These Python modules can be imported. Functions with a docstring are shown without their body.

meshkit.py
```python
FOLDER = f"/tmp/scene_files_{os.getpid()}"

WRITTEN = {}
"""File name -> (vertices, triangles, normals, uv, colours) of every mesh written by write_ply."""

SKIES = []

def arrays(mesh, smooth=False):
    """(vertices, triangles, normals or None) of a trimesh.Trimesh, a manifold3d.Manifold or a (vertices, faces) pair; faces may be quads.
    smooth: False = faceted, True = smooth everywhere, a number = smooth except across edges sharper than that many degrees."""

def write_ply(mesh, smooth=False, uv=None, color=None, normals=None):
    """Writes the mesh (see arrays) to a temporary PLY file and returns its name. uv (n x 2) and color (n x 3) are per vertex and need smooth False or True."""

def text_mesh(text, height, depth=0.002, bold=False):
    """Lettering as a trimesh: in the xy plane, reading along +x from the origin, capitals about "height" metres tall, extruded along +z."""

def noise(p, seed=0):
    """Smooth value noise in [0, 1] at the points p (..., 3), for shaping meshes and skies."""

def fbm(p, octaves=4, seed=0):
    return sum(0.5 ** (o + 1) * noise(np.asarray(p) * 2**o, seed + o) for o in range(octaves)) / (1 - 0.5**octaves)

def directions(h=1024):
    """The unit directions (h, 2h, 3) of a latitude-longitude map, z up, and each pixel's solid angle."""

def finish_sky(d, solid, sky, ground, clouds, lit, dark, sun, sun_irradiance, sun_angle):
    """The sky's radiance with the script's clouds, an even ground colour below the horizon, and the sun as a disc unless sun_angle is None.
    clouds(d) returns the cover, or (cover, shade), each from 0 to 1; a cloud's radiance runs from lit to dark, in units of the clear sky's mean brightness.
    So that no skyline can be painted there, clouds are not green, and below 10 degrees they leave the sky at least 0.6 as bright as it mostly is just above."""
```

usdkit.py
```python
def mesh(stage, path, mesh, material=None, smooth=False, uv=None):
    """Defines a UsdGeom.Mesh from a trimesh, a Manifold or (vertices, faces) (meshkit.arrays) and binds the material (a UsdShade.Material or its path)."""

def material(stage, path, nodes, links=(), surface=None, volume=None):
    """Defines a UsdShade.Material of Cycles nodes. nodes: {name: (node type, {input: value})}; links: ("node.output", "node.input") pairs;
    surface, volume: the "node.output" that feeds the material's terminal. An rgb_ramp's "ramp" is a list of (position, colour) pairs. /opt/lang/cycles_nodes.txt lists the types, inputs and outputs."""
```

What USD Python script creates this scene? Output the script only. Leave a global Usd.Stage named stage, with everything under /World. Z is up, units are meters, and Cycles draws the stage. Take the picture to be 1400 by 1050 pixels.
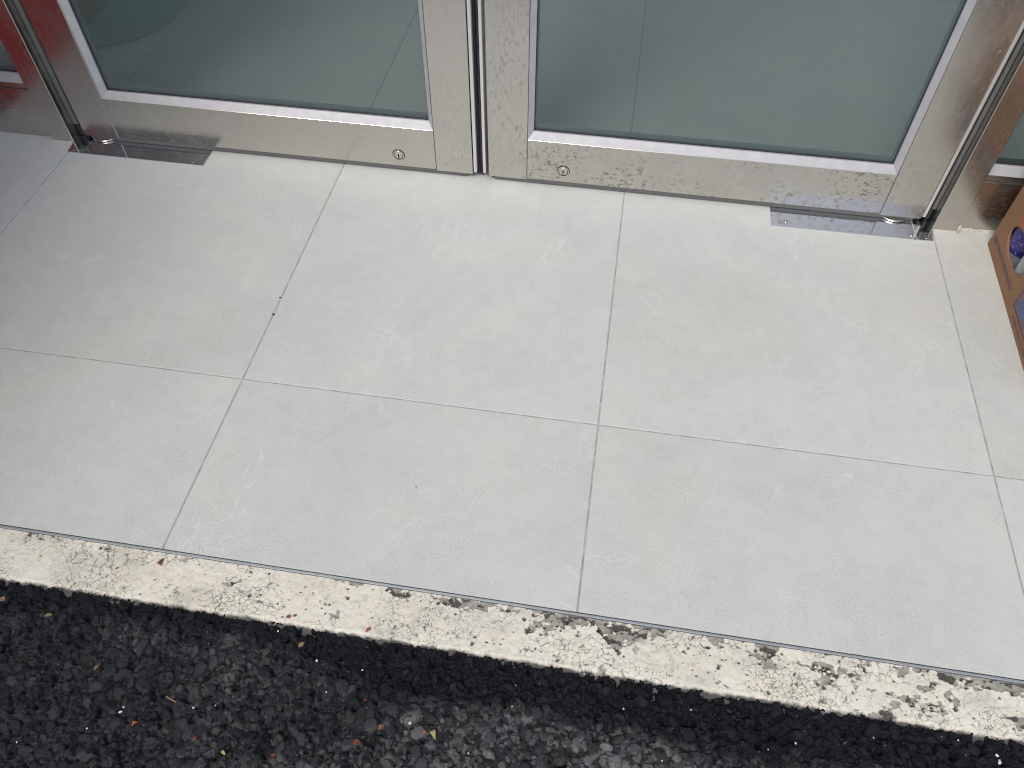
import math, random
import numpy as np, trimesh, usdkit, meshkit
from shapely.geometry import Polygon, Point, box as sbox
from scipy.spatial import cKDTree
from pxr import Usd, UsdGeom, UsdLux, UsdShade, Gf, Sdf, Vt

stage = Usd.Stage.CreateInMemory()
UsdGeom.SetStageUpAxis(stage, UsdGeom.Tokens.z)
UsdGeom.SetStageMetersPerUnit(stage, 1.0)
UsdGeom.Xform.Define(stage, '/World')
L = '/World/Looks'

# ------------------------------------------------------------ camera, sky, sun
cam = UsdGeom.Camera.Define(stage, '/World/camera')
CAM = (0.5740, -0.7536, 1.0404)
R = np.array([[0.98757656, -0.12411347, 0.09637631], [0.15713142, 0.77411246, -0.613237], [0.00150487, 0.62076223, 0.78399744]])
u, _, vt = np.linalg.svd(R); R = u @ vt
m4 = np.eye(4); m4[:3, :3] = R.T; m4[3, :3] = CAM
cam.AddTransformOp().Set(Gf.Matrix4d(*m4.ravel().tolist()))
cam.CreateHorizontalApertureAttr(36.0); cam.CreateVerticalApertureAttr(27.0)
cam.CreateFocalLengthAttr(36.0 * 1090.364 / 1400.0)
cam.CreateClippingRangeAttr(Gf.Vec2f(0.01, 2000.0))
cam.CreateExposureAttr(0.25)

SUN = np.array([-0.36, -0.80, 1.15]); SUN /= np.linalg.norm(SUN)
elev, rota = math.asin(SUN[2]), math.atan2(SUN[0], SUN[1])
sky = UsdLux.DomeLight.Define(stage, '/World/sky')
sky.GetPrim().SetCustomDataByKey('kind', 'structure')
skym = usdkit.material(stage, L + '/sky', {
    's': ('sky_texture', {'sky_type': 'single_scattering', 'sun_disc': False, 'sun_elevation': elev, 'sun_rotation': rota}),
    'tc': ('texture_coordinate', {}),
    'n': ('noise_texture', {'scale': 2.2, 'detail': 6.0, 'roughness': 0.55}),
    'r': ('rgb_ramp', {'ramp': [(0.0, (0.25,) * 3), (0.38, (0.35,) * 3), (0.62, (0.85,) * 3), (1.0, (0.95,) * 3)]}),
    'c': ('mix', {'mix_type': 'mix', 'fac': 0.5, 'color2': (5.0, 5.15, 5.4)}),
    'b': ('background_shader', {'strength': 0.15})},
    [('tc.generated', 'n.vector'), ('n.fac', 'r.fac'), ('r.color', 'c.fac'), ('s.color', 'c.color1'), ('c.color', 'b.color')], surface='b.background')
UsdShade.MaterialBindingAPI.Apply(sky.GetPrim()).Bind(skym)
sun = UsdLux.DistantLight.Define(stage, '/World/sun')
sun.CreateIntensityAttr(0.4); sun.CreateAngleAttr(24.0); sun.CreateNormalizeAttr(True)
sun.CreateColorAttr(Gf.Vec3f(1.0, 0.93, 0.84))
zx = SUN; xx = np.cross([0, 0, 1.0], zx); xx /= np.linalg.norm(xx); yx = np.cross(zx, xx)
s4 = np.eye(4); s4[0, :3], s4[1, :3], s4[2, :3] = xx, yx, zx
sun.AddTransformOp().Set(Gf.Matrix4d(*s4.ravel().tolist()))

# ------------------------------------------------------------ helpers
rng = np.random.default_rng(7)
rnd = random.Random(11)
used = {}
def numbered(parent, name):
    k = (parent, name); n = used.get(k, 0); used[k] = n + 1
    return f'{parent}/{name}' + (f'_{n:03d}' if n else '')
def setd(p, label=None, cat=None, group=None, kind=None):
    for k, v in (('label', label), ('category', cat), ('group', group), ('kind', kind)):
        if v: p.SetCustomDataByKey(k, v)
    return p
def thing(name, label=None, cat=None, group=None, kind=None, loc=(0, 0, 0), rz=0):
    x = UsdGeom.Xform.Define(stage, numbered('/World', name))
    x.AddTranslateOp().Set(Gf.Vec3d(*map(float, loc)))
    if rz: x.AddRotateZOp().Set(float(rz))
    p = setd(x.GetPrim(), label, cat, group, kind); return p
def org(p):
    while p.GetPath().pathElementCount > 2: p = p.GetParent()
    op = UsdGeom.Xformable(p).GetOrderedXformOps()
    return np.array(op[0].Get()) if op else np.zeros(3)
def part(parent, name, mesh, mat, smooth=False, label=None, kind=None, local=False):
    """mesh in world coordinates (moved to the thing's base) unless local"""
    v, f, n = meshkit.arrays(mesh, False)
    path = parent.GetPath().pathString if parent else '/World'
    if parent and not local: v = v - org(parent)
    m = usdkit.mesh(stage, numbered(path, name), (v, f), mat, smooth=smooth)
    return setd(m.GetPrim(), label, None, None, kind)
def solo(name, mesh, mat, label=None, cat=None, group=None, kind=None, smooth=False):
    m = usdkit.mesh(stage, numbered('/World', name), mesh, mat, smooth=smooth)
    return setd(m.GetPrim(), label, cat, group, kind)
cat_ = trimesh.util.concatenate
def cbox(x0, x1, y0, y1, z0, z1, c=0.0008):
    c = min(c, 0.45 * (x1 - x0), 0.45 * (y1 - y0), 0.45 * (z1 - z0))
    p = []
    for sx in (0, 1):
        for sy in (0, 1):
            for sz in (0, 1):
                q = np.array([x1 if sx else x0, y1 if sy else y0, z1 if sz else z0])
                d = np.array([-1 if sx else 1, -1 if sy else 1, -1 if sz else 1]) * c
                for k in range(3):
                    e = q + d; e[k] = q[k]; p.append(e)
    return trimesh.convex.convex_hull(np.array(p))
def prism_x(prof, x0, x1):            # profile in (y,z), extruded along x
    m = trimesh.creation.extrude_polygon(Polygon(prof), x1 - x0, engine='earcut')
    v = m.vertices.copy(); m.vertices = np.stack([v[:, 2] + x0, v[:, 0], v[:, 1]], 1); return m
def prism_z(prof, z0, z1):            # profile in (x,y)
    p = prof if hasattr(prof, 'area') else Polygon(prof)
    m = trimesh.creation.extrude_polygon(p, z1 - z0, engine='earcut'); m.apply_translation([0, 0, z0]); return m
def cyl(r, h, c, axis='z', sec=32, chamfer=0.0):
    prof = [(0, 0), (r - chamfer, 0), (r, chamfer), (r, h - chamfer), (r - chamfer, h), (0, h)] if chamfer else [(0, 0), (r, 0), (r, h), (0, h)]
    m = trimesh.creation.revolve(np.array(prof), sections=sec)
    if axis == 'y': m.apply_transform(trimesh.transformations.rotation_matrix(math.pi / 2, [1, 0, 0]))
    if axis == 'x': m.apply_transform(trimesh.transformations.rotation_matrix(math.pi / 2, [0, 1, 0]))
    m.apply_translation(c); return m
def gridmesh(X, Y, Z):
    n, k = X.shape
    v = np.stack([X, Y, Z], -1).reshape(-1, 3)
    i, j = np.meshgrid(np.arange(n - 1), np.arange(k - 1), indexing='ij')
    a = (i * k + j).ravel(); q = np.stack([a, a + k, a + k + 1, a + 1], 1)
    return v, np.vstack([q[:, [0, 1, 2]], q[:, [0, 2, 3]]])
def primvar(prim, name, arr):
    UsdGeom.PrimvarsAPI(prim).CreatePrimvar(name, Sdf.ValueTypeNames.Color3fArray, 'vertex').Set(Vt.Vec3fArray.FromNumpy(np.asarray(arr, np.float32)))

# ------------------------------------------------------------ materials
def plain(name, col, rough=0.5, metal=0.0, spec=0.5, noise=0.0, nscale=60, bump=0.0, bscale=300):
    nodes = {'p': ('principled_bsdf', {'base_color': col, 'roughness': rough, 'metallic': metal, 'specular_ior_level': spec})}
    links = []
    if noise or bump:
        nodes['g'] = ('geometry', {})
    if noise:
        nodes['n'] = ('noise_texture', {'scale': nscale, 'detail': 5.0, 'roughness': 0.6})
        nodes['r'] = ('rgb_ramp', {'ramp': [(0.25, tuple(c * (1 - noise) for c in col)), (0.75, tuple(min(1, c * (1 + noise)) for c in col))]})
        links += [('g.position', 'n.vector'), ('n.fac', 'r.fac'), ('r.color', 'p.base_color')]
    if bump:
        nodes['n2'] = ('noise_texture', {'scale': bscale, 'detail': 3.0})
        nodes['bu'] = ('bump', {'strength': bump, 'distance': 0.001})
        links += [('g.position', 'n2.vector'), ('n2.fac', 'bu.height'), ('bu.normal', 'p.normal')]
    return usdkit.material(stage, f'{L}/{name}', nodes, links, surface='p.BSDF')

def steel(name, brush,  col=(0.555, 0.53, 0.49), rough=0.22, dirt=0.0, seed=0.0, speck=0.0):
    """brushed stainless; brush = noise scale per axis (low along the grain); dirt, speck = grime on it"""
    mp3 = (165, 165, 85) if brush[2] < 100 else (105, 165, 165)
    nodes = {
        'g': ('geometry', {}),
        'mp': ('mapping', {'location': (seed, seed * .7, seed * .3), 'scale': brush}),
        'n': ('noise_texture', {'scale': 1.0, 'detail': 4.0, 'roughness': 0.6}),
        'rr': ('map_range', {'from_min': 0.3, 'from_max': 0.7, 'to_min': rough - 0.03, 'to_max': rough + 0.04}),
        'bu': ('bump', {'strength': 0.02, 'distance': 0.0003}),
        # smears of grime, large and soft
        'mp2': ('mapping', {'location': (seed + 3, 1, 2), 'scale': (14, 14, 11)}),
        'n2': ('noise_texture', {'scale': 1.0, 'detail': 6.0, 'roughness': 0.65}),
        'd2': ('map_range', {'from_min': 0.50, 'from_max': 0.78, 'to_min': 0.0, 'to_max': 0.75 * dirt, 'clamp': True}),
        # scuffs and specks in patches
        'mp3': ('mapping', {'location': (seed + 5, 2, seed), 'scale': mp3, 'rotation': (0.0, 0.25, 0.0)}),
        'n3': ('noise_texture', {'scale': 1.0, 'detail': 3.0, 'roughness': 0.7}),
        'd3': ('map_range', {'from_min': 0.545, 'from_max': 0.63, 'to_min': 0.0, 'to_max': 1.0, 'clamp': True}),
        'n4': ('noise_texture', {'scale': 9.0, 'detail': 3.0, 'roughness': 0.6}),
        'd4': ('map_range', {'from_min': 0.36, 'from_max': 0.56, 'to_min': 0.0, 'to_max': speck, 'clamp': True}),
        'm34': ('math', {'math_type': 'multiply'}), 'sz': ('separate_xyz', {}), 'lz': ('map_range', {'from_min': 0.10, 'from_max': 0.30, 'to_min': 1.0, 'to_max': 0.4, 'clamp': True}), 'm34b': ('math', {'math_type': 'multiply'}),
        'ds': ('math', {'math_type': 'maximum', 'use_clamp': True}),
        'bc': ('mix', {'mix_type': 'mix', 'color1': col, 'color2': (0.40, 0.37, 0.325)}),
        'bc2': ('mix', {'mix_type': 'mix', 'color2': (0.16, 0.14, 0.12)}),
        'me': ('map_range', {'from_min': 0.0, 'from_max': 1.0, 'to_min': 1.0, 'to_max': 0.25, 'clamp': True}),
        'ro': ('mix_float', {'b': 0.6}),
        'p': ('principled_bsdf', {}),
    }
    links = [('g.position', 'mp.vector'), ('mp.vector', 'n.vector'), ('n.fac', 'rr.value'), ('n.fac', 'bu.height'),
             ('g.position', 'mp2.vector'), ('mp2.vector', 'n2.vector'), ('n2.fac', 'd2.value'),
             ('g.position', 'mp3.vector'), ('mp3.vector', 'n3.vector'), ('n3.fac', 'd3.value'),
             ('g.position', 'n4.vector'), ('n4.fac', 'd4.value'), ('g.position', 'sz.vector'), ('sz.z', 'lz.value'), ('d4.result', 'm34b.value1'), ('lz.result', 'm34b.value2'), ('d3.result', 'm34.value1'), ('m34b.value', 'm34.value2'),
             ('d2.result', 'ds.value1'), ('m34.value', 'ds.value2'),
             ('d2.result', 'bc.fac'), ('bc.color', 'bc2.color1'), ('m34.value', 'bc2.fac'), ('bc2.color', 'p.base_color'),
             ('ds.value', 'me.value'), ('me.result', 'p.metallic'), ('rr.result', 'ro.a'), ('ds.value', 'ro.fac'), ('ro.result', 'p.roughness'), ('bu.normal', 'p.normal')]
    return usdkit.material(stage, f'{L}/{name}', nodes, links, surface='p.BSDF')

V_, H_ = (900, 900, 14), (14, 900, 900)
ST = {
    'left_v': steel('steel_left_v', V_, dirt=0.06, speck=0.06, seed=1),
    'left_h': steel('steel_left_h', H_, dirt=0.14, speck=0.10, seed=2),
    'mid_v': steel('steel_mid_v', V_, dirt=0.45, speck=0.35, seed=3),
    'right_v': steel('steel_right_v', V_, dirt=0.25, speck=0.4, seed=4),
    'dirty_v': steel('steel_dirty_v', V_, dirt=0.6, speck=1.0, seed=5),
    'dirty_h': steel('steel_dirty_h', H_, dirt=0.55, speck=0.95, seed=6),
    'jamb': steel('steel_jamb', V_, dirt=0.12, speck=0.08, seed=8),
    'panel': steel('steel_panel', H_, dirt=0.15, speck=0.12, seed=9),
    'plate': steel('steel_plate', (6, 60, 60), dirt=0.0, speck=0.0, seed=10, rough=0.12, col=(0.78, 0.80, 0.85)),
    'plain': steel('steel_plain', H_, rough=0.3),
}
ALU = plain('aluminium_bead', (0.46, 0.455, 0.47), 0.5, 0.25, noise=0.10, nscale=45)
INNER = plain('inner_bead_metal', (0.22, 0.24, 0.27), 0.6)
STRIP = plain('polished_strip', (0.72, 0.70, 0.67), 0.4, 0.6, noise=0.04)
TRIM = plain('edge_trim_metal', (0.42, 0.43, 0.45), 0.45, 0.6, noise=0.12, nscale=50)
GREYM = plain('grey_reveal', (0.17, 0.17, 0.16), 0.5, 0.3, noise=.1)
RUB = plain('black_rubber', (0.018, 0.019, 0.021), 0.5)
BRUSH = plain('grey_brush', (0.13, 0.13, 0.125), 0.85, noise=0.35, nscale=500, bump=0.7, bscale=700)
GASKET = plain('glazing_gasket', (0.02, 0.025, 0.035), 0.5)
SEAL = plain('sealant', (0.55, 0.50, 0.45), 0.7, noise=0.25, nscale=90, bump=0.4, bscale=250)
CHROME = plain('lock_metal', (0.62, 0.59, 0.54), 0.28, 1.0, noise=0.12, nscale=200)
DARK = plain('dark_slot', (0.01, 0.01, 0.01), 0.6)
MARK = plain('glass_etching', (0.10, 0.12, 0.13), 0.6)

def glass_mat(name, tint):
    return usdkit.material(stage, f'{L}/{name}', {
        't': ('transparent_bsdf', {'color': tint}), 'gl': ('glossy_bsdf', {'color': (0.9, 0.95, 0.97), 'roughness': 0.03}),
        'd': ('diffuse_bsdf', {'color': (0.38, 0.42, 0.42)}),
        'g': ('geometry', {}), 'io': ('mix_float', {'a': 1.5, 'b': 1 / 1.5}), 'f': ('fresnel', {}), 'm': ('mix_closure', {}), 'm2': ('mix_closure', {'fac': 0.05})},
        [('g.backfacing', 'io.fac'), ('io.result', 'f.IOR'), ('f.fac', 'm.fac'), ('t.BSDF', 'm.closure1'), ('gl.BSDF', 'm.closure2'), ('m.closure', 'm2.closure1'), ('d.BSDF', 'm2.closure2')], surface='m2.closure')
GLASS = glass_mat('door_glass', (0.745, 0.795, 0.795))

def tile_mat(name, base, k=1.0):
    c = lambda f: tuple(x * f for x in base)
    nodes = {
        'g': ('geometry', {}), 'oi': ('object_info', {}),
        'sc': ('vector_math', {'math_type': 'scale', 'vector1': (37.0, 53.0, 0.0)}),
        'ad': ('vector_math', {'math_type': 'add'}),
        # broad clouding
        'n1': ('noise_texture', {'scale': 5.0, 'detail': 4.0, 'roughness': 0.55, 'distortion': 0.4}),
        'r1': ('rgb_ramp', {'ramp': [(0.25, c(0.95)), (0.5, c(1.0)), (0.75, (base[0] * 1.05, base[1] * 1.035, base[2] * 0.99))]}),
        # mottling
        'n2': ('noise_texture', {'scale': 38.0, 'detail': 5.0, 'roughness': 0.65}),
        'r2': ('rgb_ramp', {'ramp': [(0.3, (0.95,) * 3), (0.5, (1.0,) * 3), (0.7, (1.03,) * 3)]}),
        'm1': ('mix', {'mix_type': 'multiply', 'fac': 1.0}),
        # grain
        'n3': ('noise_texture', {'scale': 420.0, 'detail': 2.0, 'roughness': 0.7}),
        'r3': ('rgb_ramp', {'ramp': [(0.24, (0.55,) * 3), (0.42, (0.92,) * 3), (0.58, (1.0,) * 3), (0.75, (1.16,) * 3)]}),
        'm2': ('mix', {'mix_type': 'multiply', 'fac': 1.0}),
        # grain shows in clumps
        'n3b': ('noise_texture', {'scale': 9.0, 'detail': 3.0, 'roughness': 0.6}),
        'r3b': ('map_range', {'from_min': 0.38, 'from_max': 0.62, 'to_min': 0.3, 'to_max': 1.0, 'clamp': True}),
        # pale veins: where a warped noise crosses its middle
        'n4': ('noise_texture', {'scale': 4.6, 'detail': 5.0, 'roughness': 0.6, 'distortion': 0.7}),
        's4': ('math', {'math_type': 'subtract', 'value2': 0.5}), 'a4': ('math', {'math_type': 'absolute'}),
        'v4': ('map_range', {'from_min': 0.0, 'from_max': 0.006, 'to_min': 1.0, 'to_max': 0.0, 'clamp': True}),
        'n5': ('noise_texture', {'scale': 7.0, 'detail': 2.0}),
        'v5': ('map_range', {'from_min': 0.46, 'from_max': 0.62, 'to_min': 0.0, 'to_max': 0.85, 'clamp': True}),
        'mv': ('math', {'math_type': 'multiply'}),
        'm3': ('mix', {'mix_type': 'mix', 'color2': tuple(min(0.9, x * 1.13) for x in base)}),
        # tiny dark pinholes
        'vo': ('voronoi_texture', {'scale': 75.0, 'randomness': 1.0}),
        'pv': ('map_range', {'from_min': 0.05, 'from_max': 0.10, 'to_min': 0.45, 'to_max': 0.0, 'clamp': True}),
        'm4': ('mix', {'mix_type': 'mix', 'color2': c(0.5)}),
        'n6': ('noise_texture', {'scale': 2.3, 'detail': 5.0, 'roughness': 0.6, 'distortion': 0.5}),
        'v6': ('map_range', {'from_min': 0.52, 'from_max': 0.72, 'to_min': 0.0, 'to_max': 0.8, 'clamp': True}),
        'm6': ('mix', {'mix_type': 'multiply', 'color2': (0.97, 0.94, 0.885)}),
        'hv': ('map_range', {'from_min': 0.0, 'from_max': 1.0, 'to_min': 0.965, 'to_max': 1.02}),
        'h': ('hsv', {}),
        'rg': ('map_range', {'from_min': 0.3, 'from_max': 0.7, 'to_min': 0.42, 'to_max': 0.58}),
        'bu': ('bump', {'strength': 0.12, 'distance': 0.0006}),
        'p': ('principled_bsdf', {'specular_ior_level': 0.45}),
    }
    links = [('oi.random', 'sc.scale'), ('g.position', 'ad.vector1'), ('sc.vector', 'ad.vector2')]
    links += [('ad.vector', f'{n}.vector') for n in ('n1', 'n2', 'n3', 'n3b', 'n4', 'n5', 'n6', 'vo')]
    links += [('n1.fac', 'r1.fac'), ('n2.fac', 'r2.fac'), ('r1.color', 'm1.color1'), ('r2.color', 'm1.color2'), ('n3.fac', 'r3.fac'), ('n3b.fac', 'r3b.value'), ('r3b.result', 'm2.fac'),
              ('m1.color', 'm2.color1'), ('r3.color', 'm2.color2'), ('n4.fac', 's4.value1'), ('s4.value', 'a4.value1'), ('a4.value', 'v4.value'), ('n5.fac', 'v5.value'),
              ('v4.result', 'mv.value1'), ('v5.result', 'mv.value2'), ('mv.value', 'm3.fac'), ('m2.color', 'm3.color1'), ('vo.distance', 'pv.value'), ('pv.result', 'm4.fac'),
              ('m3.color', 'm4.color1'), ('oi.random', 'hv.value'), ('hv.result', 'h.value'), ('n6.fac', 'v6.value'), ('v6.result', 'm6.fac'), ('m4.color', 'm6.color1'), ('m6.color', 'h.color'), ('h.color', 'p.base_color'),
              ('n2.fac', 'rg.value'), ('rg.result', 'p.roughness'), ('n3.fac', 'bu.height'), ('bu.normal', 'p.normal')]
    return usdkit.material(stage, f'{L}/{name}', nodes, links, surface='p.BSDF')
TILE = tile_mat('porcelain_tile', (0.592, 0.60, 0.58))
GROUT = plain('grout', (0.37, 0.375, 0.375), 0.9, noise=0.45, nscale=40, bump=0.4, bscale=400)

# ------------------------------------------------------------ ground far and near
PLASTER = plain('wall_render', (0.42, 0.41, 0.39), 0.85, noise=0.08, nscale=8, bump=0.3, bscale=120)
ASPH_FAR = plain('asphalt_far', (0.05, 0.05, 0.052), 0.85, noise=0.5, nscale=120, bump=0.8, bscale=90)
solo('ground', trimesh.Trimesh(*[np.array(a) for a in ([[-150, -150, -.045], [150, -150, -.045], [150, 150, -.045], [-150, 150, -.045]], [[0, 1, 2], [0, 2, 3]])], process=False), ASPH_FAR, kind='structure')

# tiled floor: joints recessed, each tile its own mesh
floor = thing('floor', kind='structure', loc=(0, 0, 0))
J = 0.0012
part(floor, 'grout_bed', cbox(-3.05, 3.65, -0.3155, 4.6, -0.03, -0.0011, 0.0002), GROUT)
part(floor, 'base_slab', cbox(-3.04, 3.64, -0.33, 4.61, -0.2, -0.0302, 0.0002), GROUT)
rows = [(-0.3155, 0.0), (0.0, 0.618), (0.618, 1.818), (1.818, 3.018), (3.018, 4.218)]
for i in range(-5, 6):
    x0 = i * 0.6 + (-0.0045 if i == 1 else 0.0012 if i == 2 else 0); x1 = (i + 1) * 0.6 + (-0.0045 if i == 0 else 0.0012 if i == 1 else 0)
    for y0, y1 in rows:
        if y0 > .6 and i in (2, 4): continue
        if y0 > .6 and i in (1, 3): x1 = (i + 2) * 0.6
        part(floor, 'tile', cbox(x0 + J, x1 - J, y0 + (J if y0 > -.3 else 0.0006), y1 - J, -0.009, rnd.uniform(-2e-4, 2e-4), 0.0006), TILE)

# metal trim at the tile edge
trim = thing('tile_edge_trim', 'thin grey metal trim strip between pale floor tiles and cracked white kerb', 'edge trim', loc=(0.5, -0.319, 0))
part(trim, 'top_lip', cbox(-3.0, 3.6, -0.3200, -0.3167, -0.004, 0.0004, 0.0006), TRIM)
part(trim, 'side_leg', cbox(-3.0, 3.6, -0.3206, -0.3196, -0.03, -0.0042, 0.0004), TRIM)
part(trim, 'black_joint', cbox(-3.0, 3.6, -0.3166, -0.3152, -0.02, -0.0010, 0.0002), RUB)

# ------------------------------------------------------------ painted kerb strip, flaking
def N2(x, y, s, seed, oct=3):
    return meshkit.fbm(np.stack([np.asarray(x) * s[0] + 50, np.asarray(y) * s[1] + 50, np.zeros_like(x) + seed * 3.7], -1), oct, seed)
dx = 0.00085
xs = np.arange(-0.36, 1.46, dx); ys = np.arange(-0.415, -0.3206, dx)
X, Y = np.meshgrid(xs, ys, indexing='ij')
yin = (-0.3206 - Y) / 0.064                      # 0 at the trim, 1 at the asphalt
warpx = X + 0.010 * (N2(X, Y, (60, 60), 3) - .5) + 0.0045 * (N2(X, Y, (260, 260), 5) - .5); warpy = Y + 0.010 * (N2(X, Y, (60, 60), 4) - .5) + 0.0045 * (N2(X, Y, (260, 260), 6) - .5)
def voro(pts, q):
    d, i = cKDTree(pts).query(q, k=2); return d, i
nC = 5200
pc = np.stack([rng.uniform(-.4, 1.5, nC), rng.uniform(-.43, -.31, nC)], 1)
d, idx = voro(pc, np.stack([warpx, warpy], -1).reshape(-1, 2))
edge = (d[:, 1] - d[:, 0]).reshape(X.shape); cell = idx[:, 0].reshape(X.shape)
pc2 = np.stack([rng.uniform(-.4, 1.5, 560), rng.uniform(-.43, -.31, 560)], 1)
d2, idx2 = voro(pc2, np.stack([warpx, warpy], -1).reshape(-1, 2))
edge2 = (d2[:, 1] - d2[:, 0]).reshape(X.shape)
gate = N2(X, Y, (13, 22), 9)
gatef = np.clip((gate - 0.40) * 8 + 0.5 * np.clip((yin - .45) * 2.5, 0, 1), 0, 1)
wv = 0.25 + 0.75 * np.clip(N2(X, Y, (120, 120), 12, 2) * 2 - .5, 0, 1)
brk = np.clip((N2(X, Y, (75, 75), 13, 3) - .40 + .14 * np.clip((yin - .5) * 3, 0, 1)) * 7, 0, 1)
crack = np.clip(1 - edge / (0.0010 * wv + 1e-5), 0, 1) * gatef * brk * 1.0
crack = np.maximum(crack, np.clip(1 - edge2 / (0.0014 * wv), 0, 1) * np.clip((N2(X, Y, (9, 16), 19) - .42) * 7, 0, 1) * np.clip((N2(X, Y, (50, 50), 14, 3) - .42) * 9, 0, 1))
# flaked patches: more to the right and next to the trim
f1 = .62 * N2(X, Y, (26, 46), 21, 4) + .38 * N2(X, Y, (95, 140), 22, 4)
cellr = rng.uniform(-.06, .06, nC)[cell]
bias = np.interp(X, [-.3, .1, .35, .62, .85, 1.05, 1.3], [-.085, -.05, -.03, -.005, .05, .045, .05]) + 0.115 * np.clip(1 - yin / .42, 0, 1) * np.interp(X, [-.3, .25, .5, 1.3], [.3, .5, 1, 1.1]) - 0.05 * np.clip((yin - .7) / .3, 0, 1)
flake = np.clip((f1 + cellr * .55 + bias - 0.605) / 0.006, 0, 1)
# pits through the paint
pit = np.zeros_like(X)
for k in range(330):
    px = rng.choice([rng.uniform(-.3, 1.4), rng.normal(.55, .25)]); py = rng.uniform(-.383, -.324); r = rng.choice([.0009, .0014, .002, .003], p=[.5, .3, .15, .05])
    a = rng.uniform(0, 3.14); el = rng.uniform(.45, 1)
    i0, i1 = np.searchsorted(xs, [px - .006, px + .006]); j0, j1 = np.searchsorted(ys, [py - .006, py + .006])
    if i1 <= i0 or j1 <= j0: continue
    gx, gy = X[i0:i1, j0:j1] - px, Y[i0:i1, j0:j1] - py
    u_, v_ = gx * math.cos(a) + gy * math.sin(a), (-gx * math.sin(a) + gy * math.cos(a)) / el
    rr = np.hypot(u_, v_) * (1 + .5 * (N2(X[i0:i1, j0:j1], Y[i0:i1, j0:j1], (600, 600), 31, 2) - .5))
    pit[i0:i1, j0:j1] = np.maximum(pit[i0:i1, j0:j1], np.clip((r - rr) / .0006, 0, 1))
dk = np.clip((N2(X, Y, (110, 150), 41, 3) - .56) / .02, 0, 1) * flake          # dark hollows inside flaked places
rough = N2(X, Y, (170, 170), 51, 4) - .5
lump = N2(X, Y, (38, 38), 52, 3) - .5
Z = -0.0016 - 0.005 * np.clip(yin, 0, 2) + 0.0022 * lump + (0.0012 + 0.0012 * flake) * rough * 1.6
cellh = rng.uniform(-.0003, .0003, nC)[cell]
Z += cellh * gatef - 0.0011 * flake - 0.0010 * crack * (1 - flake) - 0.0022 * pit - 0.0018 * dk
Z = np.where(yin > 1.03, Z - np.clip((yin - 1.03) * .05, 0, .01), Z)
paint = np.array([0.70, 0.655, 0.565]) * (1 + 0.10 * (N2(X, Y, (20, 30), 61, 4) - .5)[..., None] * np.array([1, 1.1, 1.4]))
paint = paint * (1 + rng.uniform(-.05, .05, nC)[cell][..., None] * gatef[..., None]) * (0.97 + .06 * N2(X, Y, (400, 400), 62, 2)[..., None])
conc = np.array([0.30, 0.285, 0.25]) * (0.55 + 0.9 * N2(X, Y, (220, 260), 63, 4)[..., None])
dirtm = np.clip((N2(X, Y, (17, 40), 64, 4) - .50) * 4, 0, 1)[..., None] * .38 + np.clip((N2(X, Y, (150, 190), 65, 3) - .57) * 8, 0, 1)[..., None] * .38
alb = paint * (1 - dirtm) + np.array([.36, .33, .28]) * dirtm
alb = alb * (1 - flake[..., None]) + conc * flake[..., None]
fe = np.abs(np.clip((f1 + cellr * .55 + bias - 0.605) / 0.012, -1, 1)); lipm = (1 - np.clip(fe * 1.6, 0, 1))[..., None] * (flake > .5)[..., None]
alb = alb * (1 - .45 * lipm)
alb = alb * (1 - .82 * np.clip(np.maximum(crack * (1 - flake), pit), 0, 1)[..., None]) * (1 - .75 * dk[..., None])
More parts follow.
